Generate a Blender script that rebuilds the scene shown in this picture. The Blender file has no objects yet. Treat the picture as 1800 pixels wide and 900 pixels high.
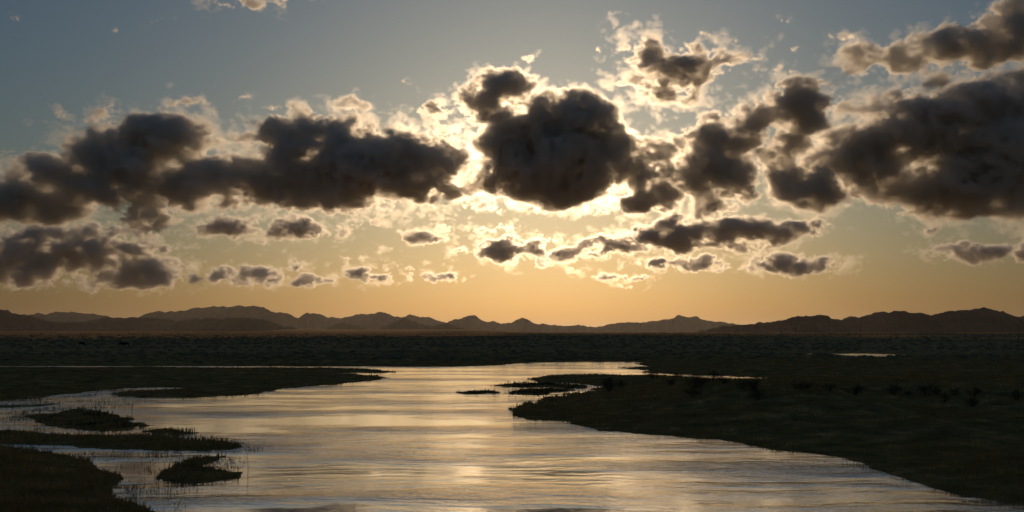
import bpy, math, random
import numpy as np
from mathutils import Vector, Matrix

random.seed(7)
RNG = np.random.default_rng(7)
SC = bpy.context.scene
COL = SC.collection
R = math.radians

# ------------------------------------------------------------------ camera
F = 1930.0                      # focal length in pixels of an 1800 px wide picture
HOR = 583.0                     # row of the horizon
CAMZ = 6.0
PITCH = math.atan((HOR - 450.0) / F)
cam_data = bpy.data.cameras.new('camera')
cam_data.sensor_width = 36.0
cam_data.lens = 36.0 * F / 1800.0
cam_data.clip_start = 0.5
cam_data.clip_end = 200000.0
cam = bpy.data.objects.new('camera', cam_data)
cam.location = (0, 0, CAMZ)
cam.rotation_euler = (math.pi / 2 + PITCH, 0, 0)
COL.objects.link(cam)
SC.camera = cam

# ------------------------------------------------------------------ sky and sun
SUN_AZ = math.atan((962 - 900) / F)              # to the right of +Y
SUN_EL = R(8.3)
world = bpy.data.worlds.new('World')
SC.world = world
world.use_nodes = True
wn, wl = world.node_tree.nodes, world.node_tree.links
wn.clear()
w_out = wn.new('ShaderNodeOutputWorld')
w_bg = wn.new('ShaderNodeBackground')
w_sky = wn.new('ShaderNodeTexSky')
w_sky.sky_type = 'NISHITA'
w_sky.sun_disc = False
w_sky.sun_elevation = SUN_EL
w_sky.sun_rotation = SUN_AZ
w_sky.altitude = 1200
w_sky.air_density = 1.8
w_sky.dust_density = 5.0
w_sky.ozone_density = 5.7
w_bg.inputs['Strength'].default_value = 0.07
wl.new(w_sky.outputs[0], w_bg.inputs['Color'])
wl.new(w_bg.outputs[0], w_out.inputs['Surface'])

sun_data = bpy.data.lights.new('sun', 'SUN')
sun_data.energy = 2.55
sun_data.angle = R(0.53)
sun_data.color = (1.0, 0.70, 0.42)
sun = bpy.data.objects.new('sun', sun_data)
sd = Vector((math.sin(SUN_AZ) * math.cos(SUN_EL), math.cos(SUN_AZ) * math.cos(SUN_EL), math.sin(SUN_EL)))
sun.rotation_euler = sd.to_track_quat('Z', 'Y').to_euler()
sun.location = (0, 0, 60)
COL.objects.link(sun)

SC.view_settings.view_transform = 'Standard'
SC.view_settings.look = 'None'
SC.view_settings.exposure = -0.92
SC.view_settings.gamma = 1.0
SC.render.engine = 'CYCLES'
cy = SC.cycles
cy.use_denoising = True
cy.max_bounces = 10
cy.diffuse_bounces = 2
cy.glossy_bounces = 3
cy.volume_bounces = 8
cy.transparent_max_bounces = 64
cy.volume_step_rate = 4.0
cy.sample_clamp_indirect = 4.0

# ------------------------------------------------------------------ helpers
SP, CP = math.sin(PITCH), math.cos(PITCH)

def ray(px, py):
    """direction through a photograph pixel, scaled to unit Y"""
    a = (px - 900.0) / F
    b = (450.0 - py) / F
    y = CP - b * SP
    return a / y, (SP + b * CP) / y

def at(px, py, D):
    a, b = ray(px, py)
    return Vector((a * D, D, CAMZ + b * D))

def ground_xy(px, py, z=0.0):
    a, b = ray(px, py)
    D = (z - CAMZ) / b
    return (a * D, D)

def tag(o, label=None, cat=None, group=None, kind=None):
    if label: o['label'] = label
    if cat: o['category'] = cat
    if group: o['group'] = group
    if kind: o['kind'] = kind
    return o

def mesh_obj(name, verts, faces, mat, parent=None, smooth=True):
    me = bpy.data.meshes.new(name)
    verts = np.asarray(verts, dtype=np.float32)
    faces = np.asarray(faces, dtype=np.int32)
    n, k = faces.shape
    me.vertices.add(len(verts)); me.vertices.foreach_set('co', verts.ravel())
    me.loops.add(n * k); me.loops.foreach_set('vertex_index', faces.ravel())
    me.polygons.add(n)
    me.polygons.foreach_set('loop_start', np.arange(0, n * k, k, dtype=np.int32))
    me.polygons.foreach_set('loop_total', np.full(n, k, dtype=np.int32))
    me.polygons.foreach_set('use_smooth', np.full(n, smooth, dtype=bool))
    me.update(calc_edges=True)
    me.materials.append(mat)
    o = bpy.data.objects.new(name, me)
    COL.objects.link(o)
    o.parent = parent
    return o

class N:
    """tiny node-tree builder"""
    def __init__(self, tree):
        self.t = tree
    def new(self, typ, **kw):
        n = self.t.nodes.new(typ)
        for k, v in kw.items():
            setattr(n, k, v)
        return n
    def put(self, sock, v):
        if hasattr(v, 'is_output') or isinstance(v, bpy.types.NodeSocket):
            self.t.links.new(v, sock)
        else:
            sock.default_value = v
    def math(self, op, a, b=0.0, c=None, clamp=False):
        n = self.new('ShaderNodeMath', operation=op, use_clamp=clamp)
        self.put(n.inputs[0], a); self.put(n.inputs[1], b)
        if c is not None: self.put(n.inputs[2], c)
        return n.outputs[0]
    def vec(self, op, a, b=None):
        n = self.new('ShaderNodeVectorMath', operation=op)
        self.put(n.inputs[0], a)
        if b is not None: self.put(n.inputs[1], b)
        return n.outputs['Value'] if op in ('LENGTH', 'DOT_PRODUCT', 'DISTANCE') else n.outputs[0]
    def noise(self, v, scale, detail=2.0, rough=0.5, dist=0.0, out='Fac'):
        n = self.new('ShaderNodeTexNoise')
        n.noise_dimensions = '3D'
        self.put(n.inputs['Vector'], v)
        n.inputs['Scale'].default_value = scale
        n.inputs['Detail'].default_value = detail
        n.inputs['Roughness'].default_value = rough
        n.inputs['Distortion'].default_value = dist
        return n.outputs[out]

def material(name):
    m = bpy.data.materials.new(name)
    m.use_nodes = True
    m.node_tree.nodes.clear()
    b = N(m.node_tree)
    out = b.new('ShaderNodeOutputMaterial')
    return m, b, out

def ramp(b, fac, stops):
    n = b.new('ShaderNodeValToRGB')
    el = n.color_ramp.elements
    while len(el) < len(stops): el.new(0.5)
    for e, (p, c) in zip(el, stops):
        e.position = p; e.color = (*c, 1.0)
    b.put(n.inputs[0], fac)
    return n.outputs[0]

def diffuse_mat(name, stops, scale=1.0, detail=6.0, rough=0.95, stretch=(1, 1, 1), spec=0.1, trans=0.0):
    m, b, out = material(name)
    geo = b.new('ShaderNodeNewGeometry')
    v = b.vec('MULTIPLY', geo.outputs['Position'], stretch)
    f = b.noise(v, scale, detail, 0.62)
    c = ramp(b, f, stops)
    p = b.new('ShaderNodeBsdfPrincipled')
    b.put(p.inputs['Base Color'], c)
    p.inputs['Roughness'].default_value = rough
    p.inputs['Specular IOR Level'].default_value = spec
    if trans:
        tr = b.new('ShaderNodeBsdfTranslucent')
        b.put(tr.inputs['Color'], c)
        ms = b.new('ShaderNodeMixShader')
        ms.inputs[0].default_value = trans
        b.t.links.new(p.outputs[0], ms.inputs[1]); b.t.links.new(tr.outputs[0], ms.inputs[2])
        b.t.links.new(ms.outputs[0], out.inputs['Surface'])
    else:
        b.t.links.new(p.outputs[0], out.inputs['Surface'])
    return m

# value noise for the terrain
def vnoise(x, y, seed=0):
    r = np.random.default_rng(seed).random((256, 256))
    xi = np.floor(x).astype(int); yi = np.floor(y).astype(int)
    fx = x - xi; fy = y - yi
    fx = fx * fx * (3 - 2 * fx); fy = fy * fy * (3 - 2 * fy)
    g = lambda i, j: r[(xi + i) & 255, (yi + j) & 255]
    return (g(0, 0) * (1 - fx) + g(1, 0) * fx) * (1 - fy) + (g(0, 1) * (1 - fx) + g(1, 1) * fx) * fy - 0.5

def fbm(x, y, octaves=4, seed=0, gain=0.5):
    s = np.zeros(np.shape(x)); a = 1.0
    for i in range(octaves):
        s = s + a * vnoise(x * 2 ** i + 17.3 * i, y * 2 ** i + 9.1 * i, seed + i)
        a *= gain
    return s

# ------------------------------------------------------------------ shorelines (photograph pixels laid down on the water level)
def shore(pts):
    return np.array([ground_xy(x, y) for x, y in pts])

RIVER = shore([(-900, 643.5), (0, 643.5), (300, 643.5), (640, 644), (700, 645), (800, 644.5), (880, 642), (905, 638.5), (960, 637), (1040, 636), (1132, 636.3),
    (1128, 638.5), (1115, 639.7), (1125, 642), (1150, 644), (1120, 645.5), (1087, 646.8), (1110, 649), (1137, 651.3), (1136, 653), (1133, 655), (1180, 657),
    (1225, 659.3), (1280, 661), (1350, 664.5), (1383, 667), (1350, 668.6), (1300, 668), (1240, 665), (1190, 661.5), (1162, 659.5), (1125, 659.5), (1075, 659.5),
    (1020, 658.5), (975, 659.5), (950, 662), (927, 667), (932, 670), (950, 672.5), (1000, 673.5), (1028, 675.5), (1054, 678), (1056, 681), (1050, 684), (1042, 688),
    (1000, 692), (965, 700), (925, 712), (902, 718), (898, 724), (905, 731), (950, 738), (1000, 742), (1030, 750), (1060, 757), (1130, 764), (1200, 768), (1290, 777),
    (1350, 790), (1400, 795), (1450, 800), (1500, 815), (1550, 832), (1620, 848), (1660, 863), (1700, 872), (1750, 880), (1800, 890), (1900, 915), (2100, 990), (2300, 1100),
    (2600, 1700), (700, 1700), (380, 1040), (290, 935), (262, 900), (245, 885), (215, 875), (202, 862), (215, 845), (205, 835), (190, 825), (150, 810), (110, 800),
    (60, 792), (20, 785), (-20, 782), (-200, 776), (-900, 760)])
PONDS = [shore([(1398, 622.2), (1415, 621.4), (1430, 621.6), (1428, 623.2), (1410, 623.6)]),
         shore([(1452, 621.6), (1500, 621.2), (1550, 622.2), (1602, 624.6), (1594, 626.3), (1560, 626.4), (1540, 628.2), (1505, 626)]),
         shore([(1636, 619.8), (1690, 618.8), (1722, 619.4), (1680, 620.3)])]
ISLANDS = [shore(p) for p in [
    [(-900, 646), (0, 646), (300, 646.3), (560, 647), (640, 648), (690, 652.5), (696, 654.5), (660, 656), (625, 655.5), (570, 655.3), (640, 658), (674, 664.5),
     (668, 667), (640, 670), (560, 678), (500, 684), (450, 692), (380, 697), (330, 699), (270, 698.5), (200, 697.5), (190, 693), (240, 687), (300, 684.5), (331, 682),
     (300, 680.6), (230, 682), (170, 686), (110, 693), (70, 700), (0, 705), (-900, 724)],
    [(42, 733), (60, 728), (100, 725), (145, 718), (180, 722), (220, 733), (252, 748), (235, 755), (190, 758), (150, 757), (110, 752), (80, 744)],
    [(255, 757), (290, 754), (330, 757), (346, 762), (310, 766), (270, 763)],
    [(-900, 735), (-100, 753), (50, 758), (100, 764), (250, 765), (330, 772), (400, 777), (418, 784), (400, 792), (330, 794), (250, 793), (150, 788), (80, 783.5), (0, 780), (-900, 765)],
    [(280, 838), (305, 816), (340, 806), (400, 803), (398, 811), (372, 816), (366, 825), (414, 830), (414, 842), (370, 846), (330, 850), (290, 846)],
    [(860, 678), (900, 674.3), (955, 674.2), (1005, 676), (1040, 679), (1030, 682.5), (990, 684), (975, 683), (960, 680.4), (920, 681), (885, 680)],
    [(915, 686), (940, 682.6), (975, 684.4), (1010, 686), (975, 691), (945, 695), (905, 694), (885, 691)],
    [(812, 690.4), (840, 687.2), (868, 687), (877, 689.6), (845, 693), (818, 692.4)],
    [(-300, 722), (-40, 716), (60, 711), (120, 707), (60, 714), (-40, 720), (-300, 727)]]]

def inside(poly, x, y):
    c = np.zeros(x.shape, bool)
    n = len(poly)
    for i in range(n):
        x0, y0 = poly[i]; x1, y1 = poly[(i + 1) % n]
        if y0 == y1: continue
        m = ((y0 > y) != (y1 > y))
        c ^= m & (x < (x1 - x0) * (y - y0) / (y1 - y0) + x0)
    return c

def edge_dist(poly, x, y):
    d = np.full(x.shape, 1e9)
    n = len(poly)
    for i in range(n):
        p = poly[i]; q = poly[(i + 1) % n]
        e = q - p
        L = float(e @ e)
        if L < 1e-9: continue
        t = np.clip(((x - p[0]) * e[0] + (y - p[1]) * e[1]) / L, 0, 1)
        d = np.minimum(d, (x - p[0] - t * e[0]) ** 2 + (y - p[1] - t * e[1]) ** 2)
    return np.sqrt(d)

def smooth(t):
    t = np.clip(t, 0, 1)
    return t * t * (3 - 2 * t)

def shore_distance(x, y):
    """metres to the nearest waterline, positive on land"""
    x = np.asarray(x, float); y = np.asarray(y, float)
    sd = np.full(x.shape, 300.0)
    near = (y > 2) & (y < 700)
    xs, ys = x[near], y[near]
    # ragged waterline
    wob = np.minimum(0.016 * ys, 1.6)
    xs = xs + wob * fbm(xs * 0.7, ys * 0.25, 4, 50, 0.6)
    ys2 = ys + np.minimum(0.014 * ys, 1.3) * fbm(xs * 0.8 + 40, ys * 0.3, 4, 60, 0.6)
    w = inside(RIVER, xs, ys2)
    d = edge_dist(RIVER, xs, ys2)
    for p in PONDS:
        w |= inside(p, xs, ys2); d = np.minimum(d, edge_dist(p, xs, ys2))
    for p in ISLANDS:
        w &= ~inside(p, xs, ys2); d = np.minimum(d, edge_dist(p, xs, ys2))
    sd[near] = np.where(w, -d, d)
    return sd

def height(x, y):
    x = np.asarray(x, float); y = np.asarray(y, float)
    sd = shore_distance(x, y)
    r = np.hypot(x, y)
    lump = 0.5 + fbm(x * 0.11, y * 0.11, 4, 3)
    tuss = fbm(x * 0.8, y * 0.8, 3, 8)
    z = np.minimum(sd * 0.022, 0.42) + np.minimum(np.maximum(sd, 0) * 0.02, 0.25) * (lump + 0.6 * tuss)
    z = z + 0.05 * smooth(sd / 0.6)
    # raised right bank with its crest of shrubs
    right = smooth((x - 2 - 0.05 * y) / 14) * (y < 190)
    crest = np.exp(-((y - 96 + 0.10 * (x - 40)) / 20.0) ** 2)
    z = z + right * crest * 0.9 * smooth(sd / 14) * (1 + 0.35 * fbm(x * 0.07, y * 0.07, 3, 21))
    cut = right * smooth((sd - 2) / 1.2) * 0.35 * smooth((y - 55) / 20) * smooth((110 - y) / 20)
    z = z + cut * (1 + fbm(x * 0.5, y * 0.5, 2, 31))
    # the near left bank climbs to the viewer's bluff
    leftb = smooth((-x - 0.17 * y + 3) / 12) * (y < 56)
    z = z + leftb * smooth(sd / 12) * 1.0 * (1 + 0.4 * fbm(x * 0.25, y * 0.25, 3, 41))
    for p in ISLANDS[1:5]:                       # the mud bars by the left bank barely clear the water
        z = np.where(inside(p, x, y), np.minimum(z * 0.35, 0.10), z)
    bluff = smooth((16 - r) / 10)
    z = z * (1 - bluff) + bluff * 4.3
    # the far plain: low benches
    far = smooth((r - 330) / 1400)
    z = z + far * (2.2 + 2.2 * fbm(x * 0.0022, y * 0.004, 4, 71))
    th = x / np.maximum(y, 1)
    bench = smooth((y - 1900) / 900) * smooth((-0.18 - th) / 0.12 + 0.5)
    z = z + bench * 4.5
    z = z + smooth((y - 3200) / 3500) * smooth((th + 0.24) / .05) * smooth((0.02 - th) / .05) * 16
    z = z + smooth((r - 120) / 300) * 0.35 * fbm(x * 0.03, y * 0.06, 4, 77) * smooth(sd / 25)
    z = np.where(sd < 0, np.maximum(sd * 0.12, -1.2), np.maximum(z, 0.02))
    return z

def zat(x, y):
    return float(height(np.array([x]), np.array([y]))[0])

def land_point(px, py):
    """where the ground is seen at a photograph pixel"""
    a, b = ray(px, py)
    D = np.concatenate([np.linspace(20, 400, 1600), np.linspace(400, 4000, 1200)])
    g = height(a * D, D)
    k = np.nonzero(g >= CAMZ + b * D)[0]
    k = k[0] if len(k) else len(D) - 1
    return Vector((a * D[k], D[k], g[k]))

# ------------------------------------------------------------------ ground
def ground_material():
    m, b, out = material('meadow_soil')
    P = b.new('ShaderNodeNewGeometry').outputs['Position']
    big = b.noise(b.vec('MULTIPLY', P, Vector((0.012, 0.03, 0.02))), 1.0, 5.0, 0.6)
    mid = b.noise(P, 0.45, 6.0, 0.65)
    fine = b.noise(P, 5.0, 4.0, 0.7)
    c1 = ramp(b, big, [(0.3, (0.36, 0.205, 0.075)), (0.5, (0.56, 0.32, 0.125)), (0.7, (0.40, 0.24, 0.088))])
    # the dry sagebrush plain beyond the wet river meadows is paler soil
    sep = b.new('ShaderNodeSeparateXYZ'); b.put(sep.inputs[0], P)
    dry = b.math('MULTIPLY', b.math('SUBTRACT', b.math('MULTIPLY_ADD', big, 120.0, sep.outputs[1]), 270.0), 0.008, clamp=True)
    md = b.new('ShaderNodeMix', data_type='RGBA')
    b.put(md.inputs[0], dry); b.put(md.inputs[6], c1); md.inputs[7].default_value = (0.72, 0.40, 0.18, 1)
    c1 = md.outputs[2]
    c2 = ramp(b, mid, [(0.35, (0.42, 0.44, 0.40)), (0.55, (0.9, 0.9, 0.85)), (0.7, (1.8, 1.6, 1.35))])
    mx = b.new('ShaderNodeMix', data_type='RGBA', blend_type='MULTIPLY')
    mx.inputs[0].default_value = 1.0
    b.put(mx.inputs[6], c1); b.put(mx.inputs[7], c2)
    p = b.new('ShaderNodeBsdfPrincipled')
    b.put(p.inputs['Base Color'], mx.outputs[2])
    p.inputs['Roughness'].default_value = 1.0
    p.inputs['Specular IOR Level'].default_value = 0.0
    bp = b.new('ShaderNodeBump')
    bp.inputs['Strength'].default_value = 1.0
    bp.inputs['Distance'].default_value = 0.35
    b.put(bp.inputs['Height'], b.math('ADD', mid, b.math('MULTIPLY', fine, 0.4)))
    b.put(p.inputs['Normal'], bp.outputs[0])
    b.t.links.new(p.outputs[0], out.inputs['Surface'])
    return m

def geo_rows():
    r = [2.0]
    while r[-1] < 46000:
        d = r[-1]
        s = 0.05 if d < 20 else 0.014 if d < 40 else 0.0075 if d < 330 else 0.02 if d < 3000 else 0.04
        r.append(d * (1 + s))
    return np.array(r)

rows = geo_rows()
ang = np.concatenate([np.linspace(-180, -36, 30)[:-1], np.linspace(-36, 36, 860), np.linspace(36, 180, 30)[1:-1]])
A, RR = np.meshgrid(np.radians(ang), rows, indexing='ij')
GX, GY = RR * np.sin(A), RR * np.cos(A)
GZ = height(GX.ravel(), GY.ravel()).reshape(GX.shape)
na, nr = GX.shape
gv = np.stack([GX, GY, GZ], -1).reshape(-1, 3)
i, j = np.meshgrid(np.arange(na), np.arange(nr - 1), indexing='ij')
i2 = (i + 1) % na
gf = np.stack([i * nr + j, i * nr + j + 1, i2 * nr + j + 1, i2 * nr + j], -1).reshape(-1, 4)
gv = np.concatenate([gv, [[0, 0, 4.3]]])
cap = np.stack([np.arange(na) * nr, ((np.arange(na) + 1) % na) * nr, np.full(na, na * nr), np.full(na, na * nr)], -1)
ground = mesh_obj('ground', gv, gf, ground_material())
tag(ground, 'dark grassy river flats and wide sagebrush plain reaching the mountains', kind='structure')

# ------------------------------------------------------------------ water
def water_material():
    m, b, out = material('river_water')
    P = b.new('ShaderNodeNewGeometry').outputs['Position']
    p = b.new('ShaderNodeBsdfPrincipled')
    p.inputs['Base Color'].default_value = (0.97, 0.90, 0.80, 1)
    p.inputs['Roughness'].default_value = 0.07
    p.inputs['IOR'].default_value = 1.333
    p.inputs['Metallic'].default_value = 0.85
    flow = b.vec('MULTIPLY', P, Vector((0.7, 1.0, 1.0)))
    warp = b.vec('ADD', flow, b.vec('MULTIPLY', b.noise(P, 0.06, 3.0, 0.5, out='Color'), Vector((6, 6, 0))))
    n1 = b.noise(warp, 0.7, 4.0, 0.6)
    n2 = b.noise(warp, 3.2, 3.0, 0.6)
    patch = b.noise(b.vec('MULTIPLY', warp, Vector((0.5, 1.0, 1.0))), 0.11, 4.0, 0.62)
    mask = b.math('POWER', b.math('MULTIPLY', b.math('SUBTRACT', patch, 0.36, clamp=True), 3.6), 2.4)
    n3 = b.noise(warp, 9.0, 2.0, 0.6)
    h = b.math('MULTIPLY_ADD', n3, 0.16, b.math('MULTIPLY_ADD', n2, 0.5, n1))
    h = b.math('MULTIPLY', h, b.math('MULTIPLY_ADD', mask, 1.7, 0.06))
    bp = b.new('ShaderNodeBump')
    bp.inputs['Strength'].default_value = 1.0
    bp.inputs['Distance'].default_value = 0.13
    b.put(bp.inputs['Height'], h)
    b.put(p.inputs['Normal'], bp.outputs[0])
    b.t.links.new(p.outputs[0], out.inputs['Surface'])
    return m

wx = np.linspace(-700, 700, 29); wy = np.linspace(8, 720, 25)
WX, WY = np.meshgrid(wx, wy, indexing='ij')
wv = np.stack([WX, WY, np.zeros_like(WX)], -1).reshape(-1, 3)
i, j = np.meshgrid(np.arange(28), np.arange(24), indexing='ij')
wf = np.stack([i * 25 + j, (i + 1) * 25 + j, (i + 1) * 25 + j + 1, i * 25 + j + 1], -1).reshape(-1, 4)
tag(mesh_obj('river_water', wv, wf, water_material()), 'slow rippled river reflecting the golden sky', kind='structure')

# ------------------------------------------------------------------ mountains
ROCK = diffuse_mat('mountain_rock', [(0.35, (0.03, 0.026, 0.022)), (0.55, (0.055, 0.045, 0.037)), (0.75, (0.09, 0.07, 0.055))], scale=0.008, stretch=(1, 1, 2.5))

def mountain(label, D, prof, depth=520, seed=0, rough=1.0):
    px = np.array([p[0] for p in prof], float); py = np.array([p[1] for p in prof], float)
    n = int((px[-1] - px[0]) * 1.2) + 8
    q = np.linspace(px[0], px[-1], n)
    row = np.interp(q, px, py) + rough * 2.4 * fbm(q * 0.11, q * 0 + seed, 4, 100 + seed, 0.6) * np.clip((581 - np.interp(q, px, py)) / 8, 0, 1)
    m = 46
    v = np.linspace(-1, 1, m)
    V = []
    for k in range(n):
        c = at(q[k], row[k], D)
        top = max(c.z, -5)
        ridge = np.clip(1 - np.abs(v), 0, 1)
        spur = fbm(np.full(m, q[k] * 0.055) + 0.8 * np.abs(v), v * 2.2 + seed, 4, 130 + seed, 0.55)
        pr = ridge ** 1.15
        z = -14 + (top + 14) * np.clip(pr * (1 + 2.6 * spur * (1 - ridge) * np.sqrt(ridge)), 0, 1)
        y = D + v * depth * (0.35 + 0.65 * np.clip(top / 180, 0, 1))
        x = c.x * (1 + 0 * v)
        V.append(np.stack([x, y, z], -1))
    V = np.concatenate(V)
    i, j = np.meshgrid(np.arange(n - 1), np.arange(m - 1), indexing='ij')
    f = np.stack([i * m + j, (i + 1) * m + j, (i + 1) * m + j + 1, i * m + j + 1], -1).reshape(-1, 4)
    return tag(mesh_obj('mountain_ridge', V, f, ROCK), label, kind='structure')

mountain('farthest small ridge at the left', 11000, [(30, 575), (45, 554), (65, 549), (72, 550), (80, 553), (95, 548), (135, 548), (160, 550.5), (185, 554), (200, 558), (225, 574)], seed=1)
mountain('dark near ridge at the left', 6000, [(-260, 552), (-160, 540), (-60, 548), (0, 543), (15, 549.5), (45, 554), (75, 561), (100, 566), (125, 566), (160, 565), (185, 556), (207, 558), (220, 558.7), (232, 554), (245, 557), (270, 557),
         (287, 561), (325, 562.5), (362, 558), (390, 561), (415, 557), (450, 558.7), (465, 561), (477, 565), (492, 571), (515, 575), (540, 581)], seed=2)
mountain('long high mountain ridge left of centre', 10200, [(215, 578), (245, 556), (262, 550), (282, 547), (320, 544), (355, 539), (380, 538), (425, 537), (445, 535), (450, 537), (462, 539), (475, 544), (485, 549), (504, 549), (515, 554), (525, 557.5),
         (535, 551), (541, 547.5), (550, 549), (560, 549.5), (570, 554), (577, 557), (585, 555), (592, 558), (610, 557), (625, 552.5), (660, 550.5), (670, 545), (677, 547), (687, 552.5), (700, 556), (725, 563), (760, 580)], seed=3)
mountain('pale ridge behind the left peaks', 11200, [(680, 578), (700, 558), (712, 556), (720, 553), (740, 556), (750, 557), (765, 561), (785, 567), (820, 578)], seed=4)
mountain('low central peaks under the sun', 10600, [(760, 579), (785, 567), (800, 560), (825, 554), (835, 555.5), (845, 560), (855, 564), (870, 565), (880, 569), (900, 566), (910, 560.5), (920, 559), (927, 561), (937, 566), (950, 569), (962, 571), (975, 570), (995, 572),
         (1015, 571), (1037, 574), (1070, 580)], seed=5)
mountain('twin-topped mountain right of centre', 10900, [(1020, 579), (1037, 574), (1060, 573), (1085, 567), (1115, 565.5), (1137, 564.5), (1165, 561), (1185, 559), (1192, 554), (1202, 555), (1210, 557), (1224, 554), (1232, 559), (1242, 563), (1270, 565),
         (1290, 569), (1310, 571), (1350, 576), (1400, 580)], seed=6)
mountain('dark rugged ridge at the right', 5600, [(1230, 580), (1270, 573), (1300, 571), (1330, 568), (1350, 566), (1365, 563), (1382, 562), (1395, 557), (1412, 554.5), (1427, 555.5), (1440, 552.5), (1452, 555), (1460, 557.5), (1472, 559), (1480, 561), (1495, 557),
         (1510, 557.5), (1525, 553), (1540, 549.5), (1557, 547), (1585, 545), (1600, 548), (1625, 550.5), (1637, 552), (1655, 548), (1667, 546), (1677, 547.5), (1685, 544), (1707, 544.5), (1715, 542), (1727, 540), (1742, 541), (1755, 545), (1770, 550.5),
         (1785, 555), (1795, 557), (1800, 555), (1850, 548), (1950, 541), (2060, 556), (2160, 579)], seed=7)
mountain('small rounded foothill before the left peaks', 7400, [(570, 580), (577, 577), (592, 570), (607, 567.5), (625, 571), (642, 577), (652, 581)], depth=220, seed=8)
mountain('pointed foothill before the pale ridge', 7600, [(660, 580), (670, 576), (690, 567), (712, 557.5), (720, 561), (735, 567), (750, 571), (762, 574), (775, 569), (787, 569), (812, 575), (830, 580)], depth=240, seed=9)

# ------------------------------------------------------------------ haze over the plain
def haze_box():
    m, b, out = material('valley_haze')
    v = b.new('ShaderNodeVolumePrincipled')
    v.inputs['Color'].default_value = (0.97, 0.92, 0.86, 1)
    v.inputs['Density'].default_value = 1.35e-5
    v.inputs['Anisotropy'].default_value = 0.55
    b.t.links.new(v.outputs[0], out.inputs['Volume'])
    L, zt, zb = 49000.0, 278.0, -16.0
    vs = [(x, y, z) for z in (zb, zt) for x, y in ((-L, -L), (L, -L), (L, L), (-L, L))]
    fs = [(3, 2, 1, 0), (4, 5, 6, 7), (0, 1, 5, 4), (1, 2, 6, 5), (2, 3, 7, 6), (3, 0, 4, 7)]
    o = mesh_obj('haze', vs, fs, m, smooth=False)
    tag(o, 'thin golden evening haze lying over the plain and mountains', kind='stuff')
haze_box()
# ------------------------------------------------------------------ vegetation
GRASS = diffuse_mat('grass_blades', [(0.3, (0.27, 0.165, 0.052)), (0.55, (0.42, 0.25, 0.09)), (0.75, (0.60, 0.37, 0.17))], scale=0.5, trans=0.45)
REED = diffuse_mat('reed_stems', [(0.3, (0.025, 0.028, 0.012)), (0.7, (0.07, 0.06, 0.03))], scale=1.5)
SAGE = diffuse_mat('sage_leaves', [(0.3, (0.24, 0.145, 0.065)), (0.6, (0.42, 0.25, 0.12)), (0.8, (0.58, 0.36, 0.18))], scale=1.2)
LEAF = diffuse_mat('shrub_leaves', [(0.3, (0.09, 0.07, 0.03)), (0.7, (0.22, 0.155, 0.07))], scale=2.5, trans=0.35)
TWIG = diffuse_mat('shrub_wood', [(0.3, (0.05, 0.04, 0.03)), (0.7, (0.10, 0.08, 0.06))], scale=6)
WOOD = diffuse_mat('weathered_wood', [(0.3, (0.06, 0.05, 0.042)), (0.7, (0.13, 0.11, 0.09))], scale=4, stretch=(4, 4, .5))
METAL = diffuse_mat('dull_metal', [(0.3, (0.12, 0.12, 0.12)), (0.7, (0.2, 0.2, 0.2))], scale=8, rough=.5, spec=.5)
HIDE = diffuse_mat('dark_hide', [(0.3, (0.018, 0.014, 0.012)), (0.7, (0.04, 0.03, 0.024))], scale=1.5)
FEATHER = diffuse_mat('dark_feather', [(0.3, (0.02, 0.02, 0.02)), (0.7, (0.05, 0.045, 0.04))], scale=8)

def blades(x, y, z, h, w, lean=0.45, rng=RNG):
    """bent two-segment blades: 5 points, 1 quad and 1 triangle written as 2 quads"""
    n = len(x)
    a = rng.random(n) * 2 * np.pi
    la = rng.random(n) * 2 * np.pi
    ln = (0.15 + lean * rng.random(n)) * h
    dx, dy = np.cos(a) * w / 2, np.sin(a) * w / 2
    lx, ly = np.cos(la) * ln, np.sin(la) * ln
    base = np.stack([x, y, z], -1)
    V = np.empty((n, 5, 3))
    V[:, 0] = base + np.stack([-dx, -dy, 0 * x], -1)
    V[:, 1] = base + np.stack([dx, dy, 0 * x], -1)
    V[:, 2] = base + np.stack([dx * .7 + lx * .3, dy * .7 + ly * .3, h * .6], -1)
    V[:, 3] = base + np.stack([-dx * .7 + lx * .3, -dy * .7 + ly * .3, h * .6], -1)
    V[:, 4] = base + np.stack([lx, ly, h], -1)
    k = np.arange(n)[:, None] * 5
    f = np.concatenate([k + np.array([[0, 1, 2]]), k + np.array([[0, 2, 3]]), k + np.array([[3, 2, 4]])])
    return V.reshape(-1, 3), f

def polar(n, d0, d1, a0, a1, p=1.0):
    d = d0 * (d1 / d0) ** (RNG.random(n) ** p)
    a = np.radians(a0 + (a1 - a0) * RNG.random(n))
    return d * np.sin(a), d * np.cos(a)

# meadow grass: thick and fine near the viewer, coarser tufts farther off
gx, gy = [], []
for n, d0, d1, a0, a1 in ((90000, 24, 75, -34, -9), (85000, 40, 130, -3, 34), (30000, 75, 190, -34, -3), (40000, 130, 260, -4, 34)):
    x, y = polar(n, d0, d1, a0, a1); gx.append(x); gy.append(y)
gx = np.concatenate(gx); gy = np.concatenate(gy)
gsd = shore_distance(gx, gy)
keep = (gsd > 0.03) & (RNG.random(len(gx)) < 0.35 + 1.3 * (0.5 + fbm(gx * 0.25, gy * 0.25, 3, 90)))
gx, gy, gsd = gx[keep], gy[keep], gsd[keep]
gz = height(gx, gy)
gd = np.hypot(gx, gy)
gh = (0.07 + 0.18 * RNG.random(len(gx))) * (0.55 + 0.9 * np.clip(0.5 + fbm(gx * 0.18, gy * 0.18, 3, 95), 0, 1)) * (1 + 0.5 * np.exp(-gsd / 1.2))
gh = np.where(gd > 130, gh * 0.8, gh)
gw = np.clip(gd * 0.00075, 0.018, 0.15)
V, Fc = blades(gx, gy, gz - 0.02, gh, gw)
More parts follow.
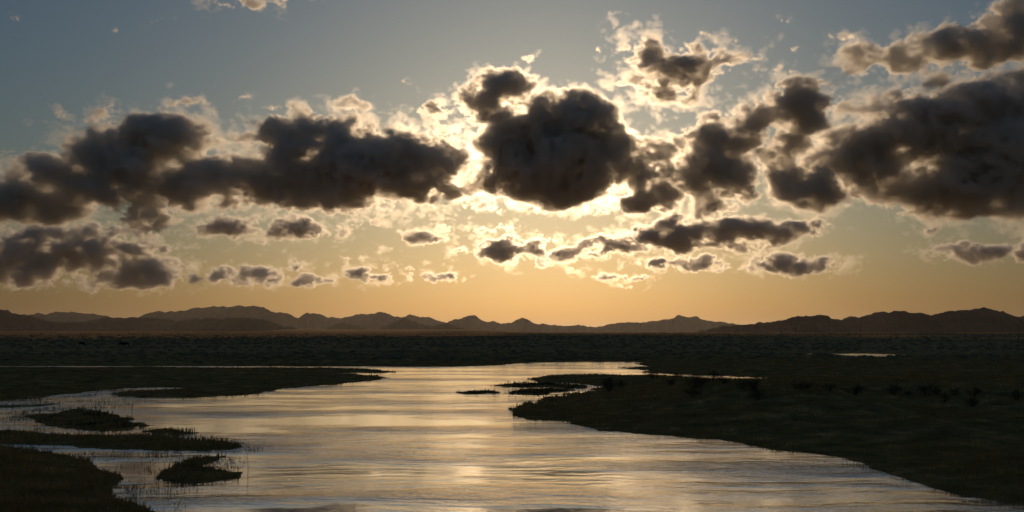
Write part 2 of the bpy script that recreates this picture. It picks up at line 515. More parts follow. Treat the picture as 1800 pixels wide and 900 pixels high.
tag(mesh_obj('meadow_grass', V, Fc, GRASS, smooth=False), 'short dark grass covering the banks and islets', 'grass', kind='stuff')

# grass on the small islets, growing to the very edge of the water
ix, iy = [], []
for p, n in zip(ISLANDS[1:8], (9000, 2500, 16000, 1800, 4000, 3500, 2500)):
    lo, hi = p.min(0), p.max(0)
    lo[0] = max(lo[0], -70)
    x = lo[0] + (hi[0] - lo[0]) * RNG.random(n * 2); y = lo[1] + (hi[1] - lo[1]) * RNG.random(n * 2)
    k = (shore_distance(x, y) > -0.2) & (RNG.random(len(x)) < np.clip(0.8 + 2.0 * fbm(x * 0.6, y * 0.35, 3, 98), 0.1, 1))
    ix.append(x[k]); iy.append(y[k])
ix = np.concatenate(ix); iy = np.concatenate(iy)
iz = np.maximum(height(ix, iy), 0.0)
idd = np.hypot(ix, iy)
isd = shore_distance(ix, iy)
ih = (0.03 + 0.12 * RNG.random(len(ix)) ** 2) * (0.25 + 0.75 * smooth((isd + 0.2) / 1.2)) * np.clip(0.7 + 1.4 * fbm(ix * 0.5, iy * 0.3, 3, 97), 0.2, 1.4)
V, Fc = blades(ix, iy, iz - 0.02, ih, np.clip(idd * 0.0007, 0.018, 0.12), 0.35)
tag(mesh_obj('sedge', V, Fc, REED, smooth=False), 'dark sedge thick on the small islets in the river', 'sedge', kind='stuff')

# reeds standing in the shallows
rx, ry = [], []
for poly, n in (([(-60, 692), (200, 686), (330, 682), (340, 690), (230, 712), (150, 722), (40, 735), (-60, 740)], 7000),
                ([(0, 712), (180, 722), (60, 742), (0, 752)], 1800),
                ([(40, 745), (120, 754), (260, 758), (430, 775), (470, 784), (440, 796), (400, 778), (250, 764), (60, 757)], 2600),
                ([(40, 786), (420, 792), (470, 790), (440, 800), (420, 850), (300, 872), (215, 880), (205, 835), (120, 800)], 3200),
                ([(270, 840), (300, 812), (405, 800), (420, 828), (422, 846), (330, 858), (285, 852)], 2600),
                ([(205, 850), (300, 860), (340, 900), (260, 905)], 900),
                ([(1480, 805), (1800, 885), (1800, 893), (1640, 862), (1480, 813)], 900),
                ([(850, 676), (1050, 682), (1000, 695), (870, 696)], 1100)):
    p = shore(poly)
    lo, hi = p.min(0), p.max(0)
    x = lo[0] + (hi[0] - lo[0]) * RNG.random(n * 6); y = lo[1] + (hi[1] - lo[1]) * RNG.random(n * 6)
    k = np.nonzero(inside(p, x, y))[0]
    x, y = x[k], y[k]
    cl = fbm(x * 0.55, y * 0.28, 3, 200)
    k = np.nonzero(RNG.random(len(x)) < np.clip(0.25 + 3.2 * cl, 0.01, 1))[0][:n]
    rx.append(x[k]); ry.append(y[k])
rx = np.concatenate(rx); ry = np.concatenate(ry)
k = shore_distance(rx, ry) < 0.05
rx, ry = rx[k], ry[k]
rh = 0.03 + 0.17 * RNG.random(len(rx)) ** 2.6
V, Fc = blades(rx, ry, np.full(len(rx), -0.05), rh, np.clip(np.hypot(rx, ry) * 0.00045, 0.012, 0.05), 0.7)
tag(mesh_obj('reeds', V, Fc, REED, smooth=False), 'sparse dark reeds standing in the shallow water at the left', 'reeds', kind='stuff')

# sagebrush over the plain: thousands of low clumps
def clump_template(seed):
    r = np.random.default_rng(seed)
    pts = [(0, 0, 1.0)]
    for ring, (rad, z) in enumerate(((0.62, 0.82), (1.0, 0.38), (0.86, -0.1))):
        for q in range(6):
            a = (q + ring * .5) * math.pi / 3
            s = 0.75 + 0.5 * r.random()
            pts.append((rad * s * math.cos(a), rad * s * math.sin(a), z * (0.8 + 0.4 * r.random())))
    f = [(0, 1 + q, 1 + (q + 1) % 6) for q in range(6)]
    for ring in (0, 1):
        b0, b1 = 1 + 6 * ring, 7 + 6 * ring
        for q in range(6):
            f += [(b0 + q, b1 + q, b0 + (q + 1) % 6), (b0 + (q + 1) % 6, b1 + q, b1 + (q + 1) % 6)]
    return np.array(pts), np.array(f)

sx, sy = polar(21000, 205, 2600, -30, 30, 0.8)
keep = (shore_distance(sx, sy) > 4) & (RNG.random(len(sx)) < np.clip(0.35 + 1.8 * fbm(sx * 0.008, sy * 0.03, 4, 300), 0.04, 1))
sx, sy = sx[keep], sy[keep]
sz = height(sx, sy)
ss = (0.30 + 0.65 * RNG.random(len(sx)) ** 2) * (0.7 + 0.5 * smooth((np.hypot(sx, sy) - 250) / 500))
V, Fc, c = [], [], 0
tem = [clump_template(q) for q in range(5)]
pick = RNG.integers(0, 5, len(sx))
for q in range(5):
    m = pick == q
    tv, tf = tem[q]
    n = int(m.sum())
    a = RNG.random(n) * 6.28
    ca, sa = np.cos(a)[:, None], np.sin(a)[:, None]
    X = (tv[None, :, 0] * ca - tv[None, :, 1] * sa) * ss[m][:, None] * 1.5 + sx[m][:, None]
    Y = (tv[None, :, 0] * sa + tv[None, :, 1] * ca) * ss[m][:, None] * 1.5 + sy[m][:, None]
    Z = tv[None, :, 2] * ss[m][:, None] * 0.9 + sz[m][:, None]
    V.append(np.stack([X, Y, Z], -1).reshape(-1, 3))
    Fc.append((tf[None] + (np.arange(n) * len(tv))[:, None, None]).reshape(-1, 3) + c)
    c += n * len(tv)
tag(mesh_obj('sagebrush', np.concatenate(V), np.concatenate(Fc), SAGE, smooth=False), 'low sagebrush scattered over the far dark plain', 'sagebrush', kind='stuff')

# shrubs on the right bank, each a thing with stems and foliage
def tube(V, Fc, p, q, r0, r1, sides=5):
    p, q = Vector(p), Vector(q)
    d = (q - p).normalized()
    u = d.orthogonal().normalized(); w = d.cross(u)
    b = len(V)
    for c, r in ((p, r0), (q, r1)):
        for s in range(sides):
            a = 2 * math.pi * s / sides
            V.append(c + (u * math.cos(a) + w * math.sin(a)) * r)
    for s in range(sides):
        Fc.append((b + s, b + (s + 1) % sides, b + sides + (s + 1) % sides, b + sides + s))

def shrub_meshes(seed):
    r = random.Random(seed)
    V, Fc, tips = [], [], []
    for s in range(15):
        a = r.random() * 6.28
        sp = 0.25 + 0.75 * r.random()
        hgt = (0.55 + 0.5 * r.random()) * (1.15 - 0.45 * sp)
        p0 = Vector((0.12 * math.cos(a), 0.12 * math.sin(a), -0.05))
        p1 = Vector((0.45 * sp * math.cos(a), 0.45 * sp * math.sin(a), hgt * 0.5))
        p2 = Vector((sp * math.cos(a + .2), sp * math.sin(a + .2), hgt))
        tube(V, Fc, p0, p1, 0.022, 0.014); tube(V, Fc, p1, p2, 0.014, 0.005)
        for t in range(7):
            f = t / 6
            tips.append((p1.lerp(p2, f), 0.10 + 0.10 * (1 - f)))
        for t in range(3):
            q = p1.lerp(p2, 0.2 + 0.3 * t)
            e = q + Vector((r.gauss(0, .13), r.gauss(0, .13), 0.08 + 0.16 * r.random()))
            tube(V, Fc, q, e, 0.007, 0.003, 4)
            tips += [(e, 0.07), (q.lerp(e, .5), 0.09)]
    LV, LF = [], []
    for p, sg in tips:
        for q in range(9):
            c = p + Vector((r.gauss(0, sg), r.gauss(0, sg), r.gauss(0, sg * .9)))
            if c.z < 0.02: c.z = 0.02 + r.random() * .1
            d = Vector((r.gauss(0, 1), r.gauss(0, 1), r.gauss(0.6, 1))).normalized()
            u = d.orthogonal().normalized()
            l, w = 0.045 + 0.04 * r.random(), 0.016
            b = len(LV)
            LV += [c, c + d * l * .5 + u * w, c + d * l, c + d * l * .5 - u * w]
            LF.append((b, b + 1, b + 2, b + 3))
    return (V, Fc), (LV, LF)

SHRUB = []
for q in range(4):
    (sv, sf), (lv, lf) = shrub_meshes(40 + q)
    so = mesh_obj('stems', sv, sf, TWIG); lo_ = mesh_obj('foliage', lv, lf, LEAF, smooth=False)
    SHRUB.append((so.data, lo_.data))
    bpy.data.objects.remove(so); bpy.data.objects.remove(lo_)

spots = [(1072, 688, 34, 22, 'tall wide'), (1090, 681, 26, 14, 'small'), (1150, 665, 46, 11, 'low wide'), (1191, 664, 18, 8, 'tiny'), (1181, 678, 24, 12, 'small'), (1222, 665, 22, 8, 'tiny'),
         (1222, 683, 52, 23, 'large round'), (1219, 696, 34, 14, 'low'), (1252, 671, 38, 18, 'tall'), (1275, 675, 28, 15, 'bushy'), (1305, 685, 28, 17, 'bushy'), (1327, 687, 38, 23, 'tall bushy'), (1335, 703, 36, 14, 'low'),
         (1410, 687, 37, 17, 'rounded'), (1457, 688, 28, 11, 'small'), (1502, 693, 46, 16, 'wide'), (1572, 694, 44, 15, 'wide'), (1596, 695, 20, 10, 'tiny'), (1630, 696, 38, 19, 'tall'), (1645, 696, 20, 13, 'small'),
         (1659, 707, 23, 18, 'upright'), (1677, 695, 27, 13, 'small'), (1711, 697, 27, 16, 'rounded'), (1710, 714, 30, 14, 'low'), (1787, 704, 28, 17, 'rounded')]
ORD = ['first', 'second', 'third', 'fourth', 'fifth', 'sixth', 'seventh', 'eighth', 'ninth', 'tenth', 'eleventh', 'twelfth', 'thirteenth', 'fourteenth', 'fifteenth', 'sixteenth',
       'seventeenth', 'eighteenth', 'nineteenth', 'twentieth', 'twenty-first', 'twenty-second', 'twenty-third', 'twenty-fourth', 'twenty-fifth']
for k, (x, y, w, h, look) in enumerate(sorted(spots)):
    g = land_point(x, y)
    u = g.y / F
    e = bpy.data.objects.new('shrub', None)
    e.location = (g.x, g.y, g.z - 0.03)
    e.rotation_euler = (0, 0, random.random() * 6.28)
    e.scale = (w * u * 0.58, w * u * 0.58, h * u * 1.05)
    COL.objects.link(e)
    for nm, dat in zip(('stems', 'foliage'), SHRUB[k % 4]):
        c = bpy.data.objects.new(nm, dat); COL.objects.link(c); c.parent = e
    tag(e, 'dark %s shrub on the right bank, %s from the left' % (look, ORD[k]), 'shrub', 'shrubs along the right bank')

# ------------------------------------------------------------------ pole line
def pole_meshes():
    V, Fc = [], []
    tube(V, Fc, (0, 0, -0.6), (0, 0, 9.0), 0.17, 0.12, 8)
    sh = (V, Fc)
    bm_v = [(sx_ * 1.25, sy_ * 0.06 + 0.15, 8.35 + sz_ * 0.07) for sz_ in (-1, 1) for sx_, sy_ in ((-1, -1), (1, -1), (1, 1), (-1, 1))]
    bm_f = [(3, 2, 1, 0), (4, 5, 6, 7), (0, 1, 5, 4), (1, 2, 6, 5), (2, 3, 7, 6), (3, 0, 4, 7)]
    V2, F2 = [], []
    tube(V2, F2, (0, 0, 0), (0, 0, 0.10), 0.03, 0.03, 6); tube(V2, F2, (0, 0, 0.09), (0, 0, 0.16), 0.07, 0.06, 6); tube(V2, F2, (0, 0, 0.16), (0, 0, 0.24), 0.05, 0.02, 6)
    out = []
    for nm, (v, f), m in (('shaft', sh, WOOD), ('crossarm', (bm_v, bm_f), WOOD), ('insulator', (V2, F2), METAL)):
        o = mesh_obj(nm, v, f, m, smooth=False); out.append(o.data); bpy.data.objects.remove(o)
    return out
SHAFT, ARM, INS = pole_meshes()
PD = [600, 690, 775, 873, 973, 1075, 1173, 1289, 1393, 1495, 1595, 1700, 1810, 1930, 2060]
for k, d in enumerate(PD):
    x = 276 + 8 * k
    e = bpy.data.objects.new('utility_pole', None)
    e.location = (x, d, zat(x, d))
    e.rotation_euler = (0, 0, R(4 + random.uniform(-3, 3)))
    COL.objects.link(e)
    c = bpy.data.objects.new('shaft', SHAFT); COL.objects.link(c); c.parent = e
    c = bpy.data.objects.new('crossarm', ARM); COL.objects.link(c); c.parent = e
    for q in (-1.1, -0.45, 0.45, 1.1):
        c2 = bpy.data.objects.new('insulator', INS); COL.objects.link(c2); c2.parent = c; c2.location = (q, 0.15, 8.42)
    where = 'nearest and tallest' if k == 0 else ORD[k] + ' counted from the right'
    tag(e, 'thin wooden utility pole on the right plain, %s' % where, 'utility pole', 'line of poles crossing the plain')

# ------------------------------------------------------------------ grazing cattle on the far left flats
def cow_mesh(graze):
    r = 1 if graze else 0
    J = {'hip': ((-.62, 0, 1.22), (.27, .31)), 'loin': ((-.2, 0, 1.18), (.33, .34)), 'chest': ((.42, 0, 1.12), (.33, .38)), 'sho': ((.72, 0, 1.22), (.22, .30)),
         'neck': ((1.02, 0, 1.28 - .3 * r), (.15, .19)), 'poll': ((1.24, 0, 1.42 - .78 * r), (.12, .14)), 'muz': ((1.5, 0, 1.22 - 1.0 * r), (.085, .085)),
         'tail0': ((-.92, 0, 1.28), (.05, .05)), 'tail1': ((-1.0, 0, .95), (.035, .035)), 'tail2': ((-.98, 0, .5), (.05, .05))}
    E = [('hip', 'loin'), ('loin', 'chest'), ('chest', 'sho'), ('sho', 'neck'), ('neck', 'poll'), ('poll', 'muz'), ('hip', 'tail0'), ('tail0', 'tail1'), ('tail1', 'tail2')]
    for s in (-1, 1):
        n = str(s)
        J['ear' + n] = ((1.2, s * .24, 1.44 - .72 * r), (.04, .05)); E.append(('poll', 'ear' + n))
        off = .08 * s
        for q, (bx, par) in {'f': (.58, 'chest'), 'h': (-.66, 'hip')}.items():
            t = bx + (off if q == 'f' else -off)
            J[q + 'a' + n] = ((bx, s * .2, .85), (.15, .13))
            J[q + 'b' + n] = ((t + (.02 if q == 'f' else -.12), s * .2, .48), (.075, .075))
            J[q + 'c' + n] = ((t, s * .2, .12), (.05, .05))
            J[q + 'd' + n] = ((t + .05, s * .2, .03), (.07, .06))
            E += [(par, q + 'a' + n), (q + 'a' + n, q + 'b' + n), (q + 'b' + n, q + 'c' + n), (q + 'c' + n, q + 'd' + n)]
    names = list(J)
    me = bpy.data.meshes.new('cow')
    me.from_pydata([J[n][0] for n in names], [(names.index(a), names.index(b)) for a, b in E], [])
    me.materials.append(HIDE)
    o = bpy.data.objects.new('cow', me); COL.objects.link(o)
    o.modifiers.new('skin', 'SKIN')
    for n, sv in zip(names, me.skin_vertices[0].data):
        sv.radius = J[n][1]
    me.skin_vertices[0].data[0].use_root = True
    sb = o.modifiers.new('smooth', 'SUBSURF'); sb.levels = 1; sb.render_levels = 1
    return o
for px, py, gz_, rot, lab in ((143, 608.5, True, R(8), 'largest dark cow grazing on the flats far left'), (213, 608.5, True, R(70), 'dark cow beyond the left flats, left one of the close pair'),
                              (222, 609, False, R(195), 'dark cow beyond the left flats, right one of the close pair')):
    g = land_point(px, py)
    o = cow_mesh(gz_)
    o.location = g; o.rotation_euler = (0, 0, rot)
    tag(o, lab, 'cow', 'cattle grazing on the far left flats')

# ------------------------------------------------------------------ stake in the shallows
g = ground_xy(231.5, 720)
V, Fc = [], []
tube(V, Fc, (0, 0, -0.5), (0.03, 0, 0.42), 0.035, 0.03, 7); tube(V, Fc, (0.03, 0, 0.42), (0.035, 0, 0.52), 0.03, 0.008, 7)
o = mesh_obj('wooden_stake', V, Fc, WOOD)
o.location = (g[0], g[1], 0)
tag(o, 'short wooden stake standing alone in the water near the left shore', 'stake')
g = ground_xy(435.5, 836)
V, Fc = [], []
pts = [(0, 0, -.3), (0.01, 0, .35), (-0.015, 0, .75), (-0.05, 0, 1.08)]
for a_, b_, r0, r1 in zip(pts, pts[1:], (.014, .011, .008), (.011, .008, .003)):
    tube(V, Fc, a_, b_, r0, r1, 5)
o = mesh_obj('reed_stalk', V, Fc, REED)
o.location = (g[0], g[1], 0)
tag(o, 'single tall thin reed stalk standing in open water right of the islets', 'reed')

# ------------------------------------------------------------------ two birds
def bird(px, py, D, lift, lab, rot):
    e = bpy.data.objects.new('bird', None)
    e.location = at(px, py, D); e.rotation_euler = (0, 0, rot)
    COL.objects.link(e)
    V, Fc = [], []
    for a_, b_, r0, r1 in (((-.30, 0, 0), (-.16, 0, 0), .015, .05), ((-.16, 0, 0), (.06, 0, .01), .05, .07), ((.06, 0, .01), (.18, 0, .02), .07, .045), ((.18, 0, .02), (.25, 0, .03), .045, .035), ((.25, 0, .03), (.31, 0, .02), .03, .004)):
        tube(V, Fc, a_, b_, r0, r1, 7)
    mesh_obj('body', V, Fc, FEATHER, e)
    for s in (-1, 1):
        up = lift
        top = [(.12, s * .05, .03), (.10, s * .32, .03 + up * .6), (.02, s * .62, .03 + up), (-.06, s * .34, .02 + up * .6), (-.08, s * .05, .02)]
        V = [Vector(p) for p in top] + [Vector(p) - Vector((0, 0, .015)) for p in top]
        me = bpy.data.meshes.new('wing')
        me.from_pydata(V, [], [(0, 1, 2, 3, 4), (9, 8, 7, 6, 5)] + [(q, q + 5, (q + 1) % 5 + 5, (q + 1) % 5) for q in range(5)])
        me.materials.append(FEATHER)
        w = bpy.data.objects.new('wing', me); COL.objects.link(w); w.parent = e
    tag(e, lab, 'bird', 'birds flying under the long dark cloud')
bird(591, 376.5, 420, .22, 'tiny dark flying bird under the long dark cloud, left of the pair', R(20))
bird(596, 375.5, 430, -.12, 'tiny dark flying bird under the long dark cloud, right of the pair', R(35))

# ------------------------------------------------------------------ clouds
def cloud_material(name, sigma, lobes):
    m, b, out = material(name)
    add = b.new('ShaderNodeAddShader')
    for k, (w, g) in enumerate(lobes):           # droplets: a strong forward lobe and a broad one
        v = b.new('ShaderNodeVolumePrincipled')
        v.inputs['Color'].default_value = (0.999, 0.982, 0.95, 1)
        v.inputs['Density'].default_value = sigma * w
        v.inputs['Density Attribute'].default_value = 'density'
        v.inputs['Anisotropy'].default_value = g
        b.t.links.new(v.outputs[0], add.inputs[k])
    b.t.links.new(add.outputs[0], out.inputs['Volume'])
    return m

CLOUD_MAT = cloud_material('cloud_vapour', 0.16, ((0.55, 0.86), (0.45, 0.12)))

def make_cloud(label, D, blobs, scale=0.72, amp=2.3, wamp=3.0, soft=0.16, core0=0.06, veil=0.033, feather=0.2, fine=1.0, steep=1.3, warp=1.4, cd=0.32, bias=0.18, depth=0.9, vox=1.3, seed=1, flat=1.3, k=0.12):
    """a body of vapour: density is a union of ellipsoids eaten into by noise.
    blobs: photograph column, row, half width, half height, strength"""
    u = D / F                                    # metres per pixel at that distance
    bl = []
    for i, q in enumerate(blobs):
        x, y, rx, ry = q[:4]
        a = q[4] if len(q) > 4 else 1.0
        c = at(x, y, D)
        ry_d = depth * (0.6 * rx + 0.4 * ry) if rx < 2.2 * ry else depth * 1.6 * ry
        c.y += (random.Random(seed * 31 + i).random() - 0.5) * ry_d * u * 0.7
        bl.append((c, Vector((1.16 * rx * u, 1.0 * ry_d * u, 1.14 * ry * u)), a))
    lo = Vector([min(c[j] - 1.28 * r[j] for c, r, a in bl) for j in range(3)])
    hi = Vector([max(c[j] + 1.28 * r[j] for c, r, a in bl) for j in range(3)])
    org = (lo + hi) / 2; org.z = lo.z
    me = bpy.data.volumes.new('cloud')
    o = bpy.data.objects.new('cloud', me)
    o.location = org
    COL.objects.link(o)
    t = bpy.data.node_groups.new('cloud_density', 'GeometryNodeTree')
    t.interface.new_socket('Geometry', in_out='OUTPUT', socket_type='NodeSocketGeometry')
    b = N(t)
    out = b.new('NodeGroupOutput')
    P = b.new('GeometryNodeInputPosition').outputs[0]
    ms = 95.0 * u * scale                        # size of the largest billows in metres
    off = Vector((seed * 37.1, seed * 11.7, seed * 5.3))
    Q = b.vec('ADD', b.vec('MULTIPLY', P, Vector((1 / ms, 1 / ms, flat / ms))), off)
    # curl the outline: shift the point by a slow noise before measuring the ellipsoids
    wrp = b.noise(Q, 0.9, 3.0, 0.55, out='Color')
    wv = b.vec('MULTIPLY', b.vec('SUBTRACT', wrp, Vector((0.5, 0.5, 0.5))), Vector((ms * 1.1 * warp, ms * 1.1 * warp, ms * 0.8 * warp)))
    PW = b.vec('ADD', P, wv)
    S = None
    for c, r, a in bl:
        d = b.vec('SUBTRACT', PW, c - org)
        L = b.vec('LENGTH', b.vec('MULTIPLY', d, Vector((1 / r.x, 1 / r.y, 1 / r.z))))
        s = b.math('MULTIPLY_ADD', L, -steep, steep * (0.60 + 0.5 * a)) if a >= 0.75 else b.math('MULTIPLY_ADD', L, -0.8, a)
        S = s if S is None else b.math('SMOOTH_MAX', S, s, k)
    S = b.math('MINIMUM', S, 0.85)
    n1 = b.math('SUBTRACT', b.noise(Q, 1.3, 5.0, 0.6), 0.5)
    QW = b.vec('ADD', Q, b.vec('MULTIPLY', wrp, Vector((0.9, 0.9, 0.6))))
    n2 = b.math('SUBTRACT', b.math('ABSOLUTE', b.math('SUBTRACT', b.noise(QW, 3.0, 2.0, 0.5), 0.5)), 0.1)
    n3 = b.math('SUBTRACT', b.noise(b.vec('MULTIPLY', QW, Vector((0.75, 0.75, 1.25))), 6.5, 4.0, 0.62), 0.5)
    T = b.math('MULTIPLY_ADD', n1, amp * 2.0, S)
    T = b.math('MULTIPLY_ADD', n2, wamp, T)
    T = b.math('SUBTRACT', T, bias)
    T = b.math('MULTIPLY_ADD', n3, fine, T)
    edge = b.math('DIVIDE', T, feather, clamp=True)           # feathered, torn fringe
    edge = b.math('POWER', edge, 1.8)
    core = b.math('DIVIDE', b.math('SUBTRACT', T, core0), soft, clamp=True)
    gate = b.math('DIVIDE', b.math('SUBTRACT', S, 0.10), 0.16, clamp=True)   # only the thick parts hold a dense core
    core = b.math('MULTIPLY', b.math('POWER', core, 1.3), gate)
    dens = b.math('MULTIPLY_ADD', core, cd, b.math('MULTIPLY', edge, veil))
    vc = b.new('GeometryNodeVolumeCube')
    b.put(vc.inputs['Density'], dens)
    vc.inputs['Min'].default_value = lo - org
    vc.inputs['Max'].default_value = hi - org
    vs = vox * 1.76 * u
    for nm, j, f in (('Resolution X', 0, 1.0), ('Resolution Y', 1, 1.6), ('Resolution Z', 2, 1.0)):
        vc.inputs[nm].default_value = max(8, int((hi[j] - lo[j]) / (vs * f)))
    sm = b.new('GeometryNodeSetMaterial')
    sm.inputs['Material'].default_value = CLOUD_MAT
    t.links.new(vc.outputs[0], sm.inputs['Geometry'])
    t.links.new(sm.outputs[0], out.inputs[0])
    md = o.modifiers.new('vapour', 'NODES')
    md.node_group = t
    md.show_viewport = False
    me.materials.append(CLOUD_MAT)
    tag(o, label, 'cloud', 'broken clouds around the hidden sun')
    return o

make_cloud('big dark rounded cloud hiding the sun', 5600, [
    (1003, 220, 84, 54), (900, 250, 60, 52), (975, 275, 116, 76), (940, 322, 100, 34), (965, 348, 52, 18, .85), (1056, 250, 44, 50), (870, 330, 44, 16, .8)],
    seed=1, warp=.7, steep=2.0, amp=2.5, wamp=2.6, scale=.7, flat=1.0)
make_cloud('small dark cloud puff just above left of the sun cloud', 5300, [
    (888, 150, 54, 38), (845, 175, 42, 38), (862, 196, 36, 20), (815, 150, 22, 26, .55), (930, 140, 22, 30, .55)], seed=2, scale=.6, warp=.35, amp=1.6)
make_cloud('long dark flat-based cloud left of the sun cloud', 5600, [
    (545, 235, 95, 45), (640, 295, 175, 64), (560, 325, 210, 42), (720, 328, 110, 34), (430, 305, 90, 30), (790, 325, 45, 26, .8),
    (500, 350, 130, 22), (620, 215, 90, 30, .45), (440, 240, 70, 35, .5)], seed=3)
make_cloud('glowing torn cloud between the dark puff and the long dark cloud', 6200, [
    (765, 190, 36, 32, .6), (785, 232, 55, 36, .5), (832, 262, 24, 42, .5), (755, 265, 46, 28, .45), (720, 225, 40, 35, .42)], seed=4)
make_cloud('broad dark cloud mass at the left edge', 5800, [
    (255, 250, 115, 46), (200, 300, 150, 46), (50, 348, 150, 40), (300, 315, 140, 42), (120, 340, 150, 40), (-60, 340, 90, 50), (150, 330, 120, 40), (330, 250, 90, 40, .5),
    (60, 280, 80, 30, .45), (110, 205, 70, 22, .45), (195, 205, 38, 32, .5), (260, 385, 45, 24, .8), (330, 360, 60, 24, .7)], seed=5)
make_cloud('pale torn cloud strip above the broad dark cloud mass', 5400, [
    (335, 183, 70, 22, .5), (275, 190, 40, 14, .4), (425, 178, 50, 14, .35)], seed=6, scale=.7)
make_cloud('pale ragged cloud tops above the long dark cloud', 5400, [
    (545, 185, 26, 26, .5), (625, 185, 62, 20, .55), (690, 200, 36, 18, .45), (477, 188, 24, 10, .5)], seed=7, scale=.7)
make_cloud('bright golden curled cloud high right of the sun', 5200, [
    (1128, 88, 60, 44, .7), (1192, 118, 56, 48, .75), (1265, 112, 76, 32, .66), (1165, 165, 62, 44, .7), (1110, 145, 44, 32, .5), (1215, 160, 46, 50, .6)], seed=8, scale=.8)
make_cloud('dark broken cloud just right of the sun cloud', 5700, [
    (1275, 238, 62, 40), (1255, 300, 74, 48), (1128, 305, 46, 62), (1195, 245, 60, 42, .6), (1150, 345, 60, 28), (1195, 310, 50, 50, .55),
    (1250, 360, 50, 22, .7), (1310, 330, 50, 40, .6), (1105, 265, 30, 36, .7)], seed=9)
make_cloud('mushroom-topped dark cloud joined to the right-hand mass', 5500, [
    (1388, 192, 72, 44), (1390, 260, 46, 46, .85), (1410, 320, 62, 46), (1340, 245, 40, 50, .45), (1450, 250, 50, 50, .6)], seed=10, scale=.85)
make_cloud('largest dark cloud mass at the right edge', 5700, [
    (1520, 275, 95, 62), (1620, 230, 115, 72), (1730, 300, 135, 82), (1750, 210, 100, 80), (1650, 335, 90, 44), (1850, 280, 120, 110),
    (1480, 330, 80, 40, .7), (1560, 345, 90, 34, .5), (1490, 190, 60, 40, .5), (1560, 180, 50, 30, .5)], seed=11)
make_cloud('slanting dark cloud bank in the top right corner', 5000, [
    (1515, 105, 60, 34, .7), (1600, 108, 62, 38, .75), (1720, 85, 120, 36), (1790, 50, 70, 42), (1660, 75, 60, 28, .8), (1765, 25, 36, 20, .6), (1780, 140, 60, 40, .7),
    (1880, 80, 90, 70), (1640, 140, 90, 30, .45)], seed=12)
make_cloud('long broken cloud under the right-hand clouds', 6900, [
    (1180, 412, 76, 30), (1290, 412, 100, 30, .9), (1395, 402, 50, 18, .75), (1250, 385, 90, 22, .5), (1140, 400, 60, 22, .6), (1330, 435, 70, 14, .5)], seed=13, scale=.6, flat=1.5)
make_cloud('dazzling ragged white cloud edge below the sun cloud', 6600, [
    (860, 358, 80, 15, .6), (960, 368, 80, 13, .55), (1060, 360, 80, 17, .6), (1010, 345, 60, 20, .55), (800, 345, 50, 14, .55), (1110, 375, 50, 12, .5), (1060, 300, 26, 40, .5), (845, 290, 22, 40, .5)], seed=14, scale=.4, flat=1.3)
make_cloud('bright cloud streak with a dark core low beneath the sun', 7600, [
    (890, 440, 58, 19, .95), (860, 405, 70, 16, .55), (930, 425, 80, 20, .55), (1005, 444, 80, 15, .8), (950, 462, 130, 14, .55), (1080, 432, 64, 18, .85), (1060, 410, 50, 16, .45), (815, 440, 40, 14, .55)], seed=15, scale=.4, flat=1.5)
make_cloud('small dark-cored cloud left of the bright streak', 7400, [
    (740, 418, 50, 15, .75), (808, 442, 26, 14, .65), (790, 400, 60, 20, .35), (690, 440, 60, 16, .3)], seed=16, scale=.5, flat=1.4)
make_cloud('pair of small dark clouds under the long dark cloud', 6900, [
    (400, 398, 62, 18, .9), (515, 402, 70, 20, .9), (580, 405, 60, 26, .5), (470, 425, 90, 18, .42), (640, 390, 90, 22, .5), (340, 362, 54, 18, .85)], seed=17, scale=.45, flat=1.4)
make_cloud('layered dim clouds low at the left edge', 8700, [
    (50, 450, 120, 32, .95), (180, 438, 100, 20, .95), (240, 478, 84, 30, .95), (40, 484, 100, 18, .95), (150, 462, 60, 18, .8), (100, 408, 120, 20, .8), (210, 408, 80, 20, .7), (180, 498, 80, 12, .85), (-60, 450, 80, 50, .9), (300, 440, 50, 24, .45), (330, 488, 60, 16, .4)], seed=18, scale=.5, flat=1.5)
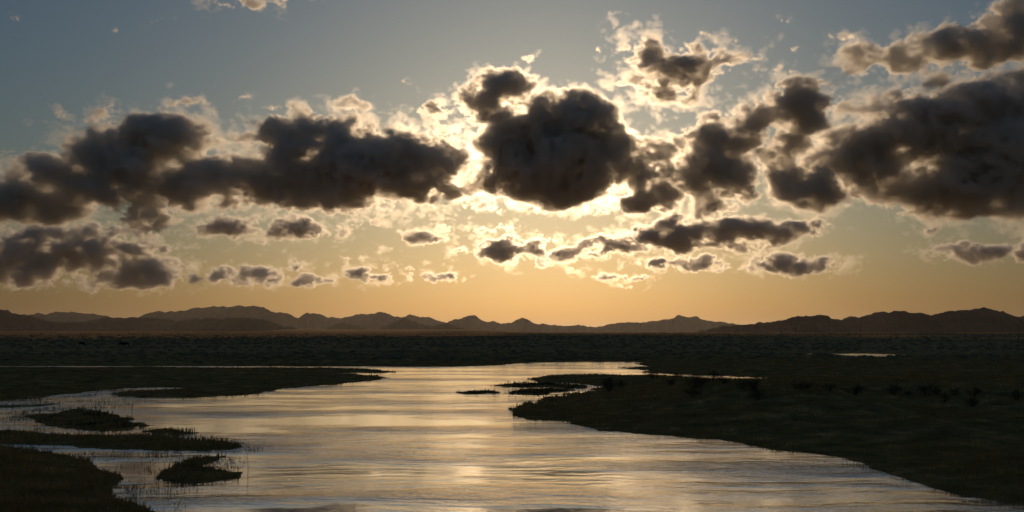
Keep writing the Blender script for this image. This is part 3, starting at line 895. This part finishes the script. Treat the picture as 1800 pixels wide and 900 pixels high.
make_cloud('low thin cloud row above the left mountains', 9200, [
    (430, 485, 78, 18, .75), (520, 470, 60, 16, .45), (545, 494, 40, 10, .78), (650, 482, 96, 18, .6), (640, 486, 50, 9, .8), (620, 460, 60, 14, .45), (760, 488, 60, 11, .82), (720, 470, 70, 14, .4)], seed=19, scale=.4, flat=1.5)
make_cloud('lens-shaped small cloud right of centre above the mountains', 9000, [
    (1400, 467, 92, 18, .8), (1340, 475, 40, 12, .5), (1460, 465, 50, 12, .5)], seed=20, scale=.45, flat=1.4)
make_cloud('thin cloud streaks below the long broken cloud', 9000, [
    (1200, 462, 90, 13, .85), (1085, 486, 70, 12, .6), (1100, 490, 40, 7, .78), (1140, 470, 60, 10, .35), (1110, 505, 40, 4, .4)], seed=21, scale=.4, flat=1.5)
make_cloud('flat cloud streak low at the right edge', 8000, [
    (1740, 442, 110, 18, .8), (1680, 442, 60, 12, .5), (1830, 440, 80, 18, .8)], seed=22, scale=.5, flat=1.5)
make_cloud('tiny lone cloud puff under the largest dark mass', 7400, [(1640, 400, 20, 18, .6), (1665, 408, 16, 8, .4)], seed=23, scale=.35)
make_cloud('pale golden cloud at the top edge left of centre', 4700, [
    (440, 8, 60, 22, .6), (400, 0, 70, 18, .55), (500, -2, 60, 14, .5), (560, -4, 50, 12, .5)], seed=24, scale=.7)
puffs = [(280, 30, 22, 10, 'right of the two left of the pale golden cloud'), (203, 52, 14, 8, 'lower one left of the pale golden cloud'), (28, 35, 12, 9, 'in the top left corner'),
         (930, 100, 20, 12, 'just above the small dark puff'), (1380, 125, 28, 16, 'above the mushroom-topped cloud'), (1048, 90, 14, 7, 'alone left of the bright curled cloud'),
         (1240, 58, 20, 9, 'above the bright curled cloud'), (1485, 70, 34, 14, 'above the tip of the slanting bank'), (1384, 30, 14, 9, 'topmost on the right'),
         (1304, 75, 16, 9, 'at the upper right of the bright curled cloud'), (1402, 78, 14, 9, 'between topmost puff and mushroom cloud'), (714, 142, 14, 6, 'left of the small dark puff')]
for i, (x, y, rx, ry, where) in enumerate(puffs):
    make_cloud('tiny pale cloud puff ' + where, 4900, [(x, y, rx, ry, .55)], seed=30 + i, scale=.4, vox=1.2)
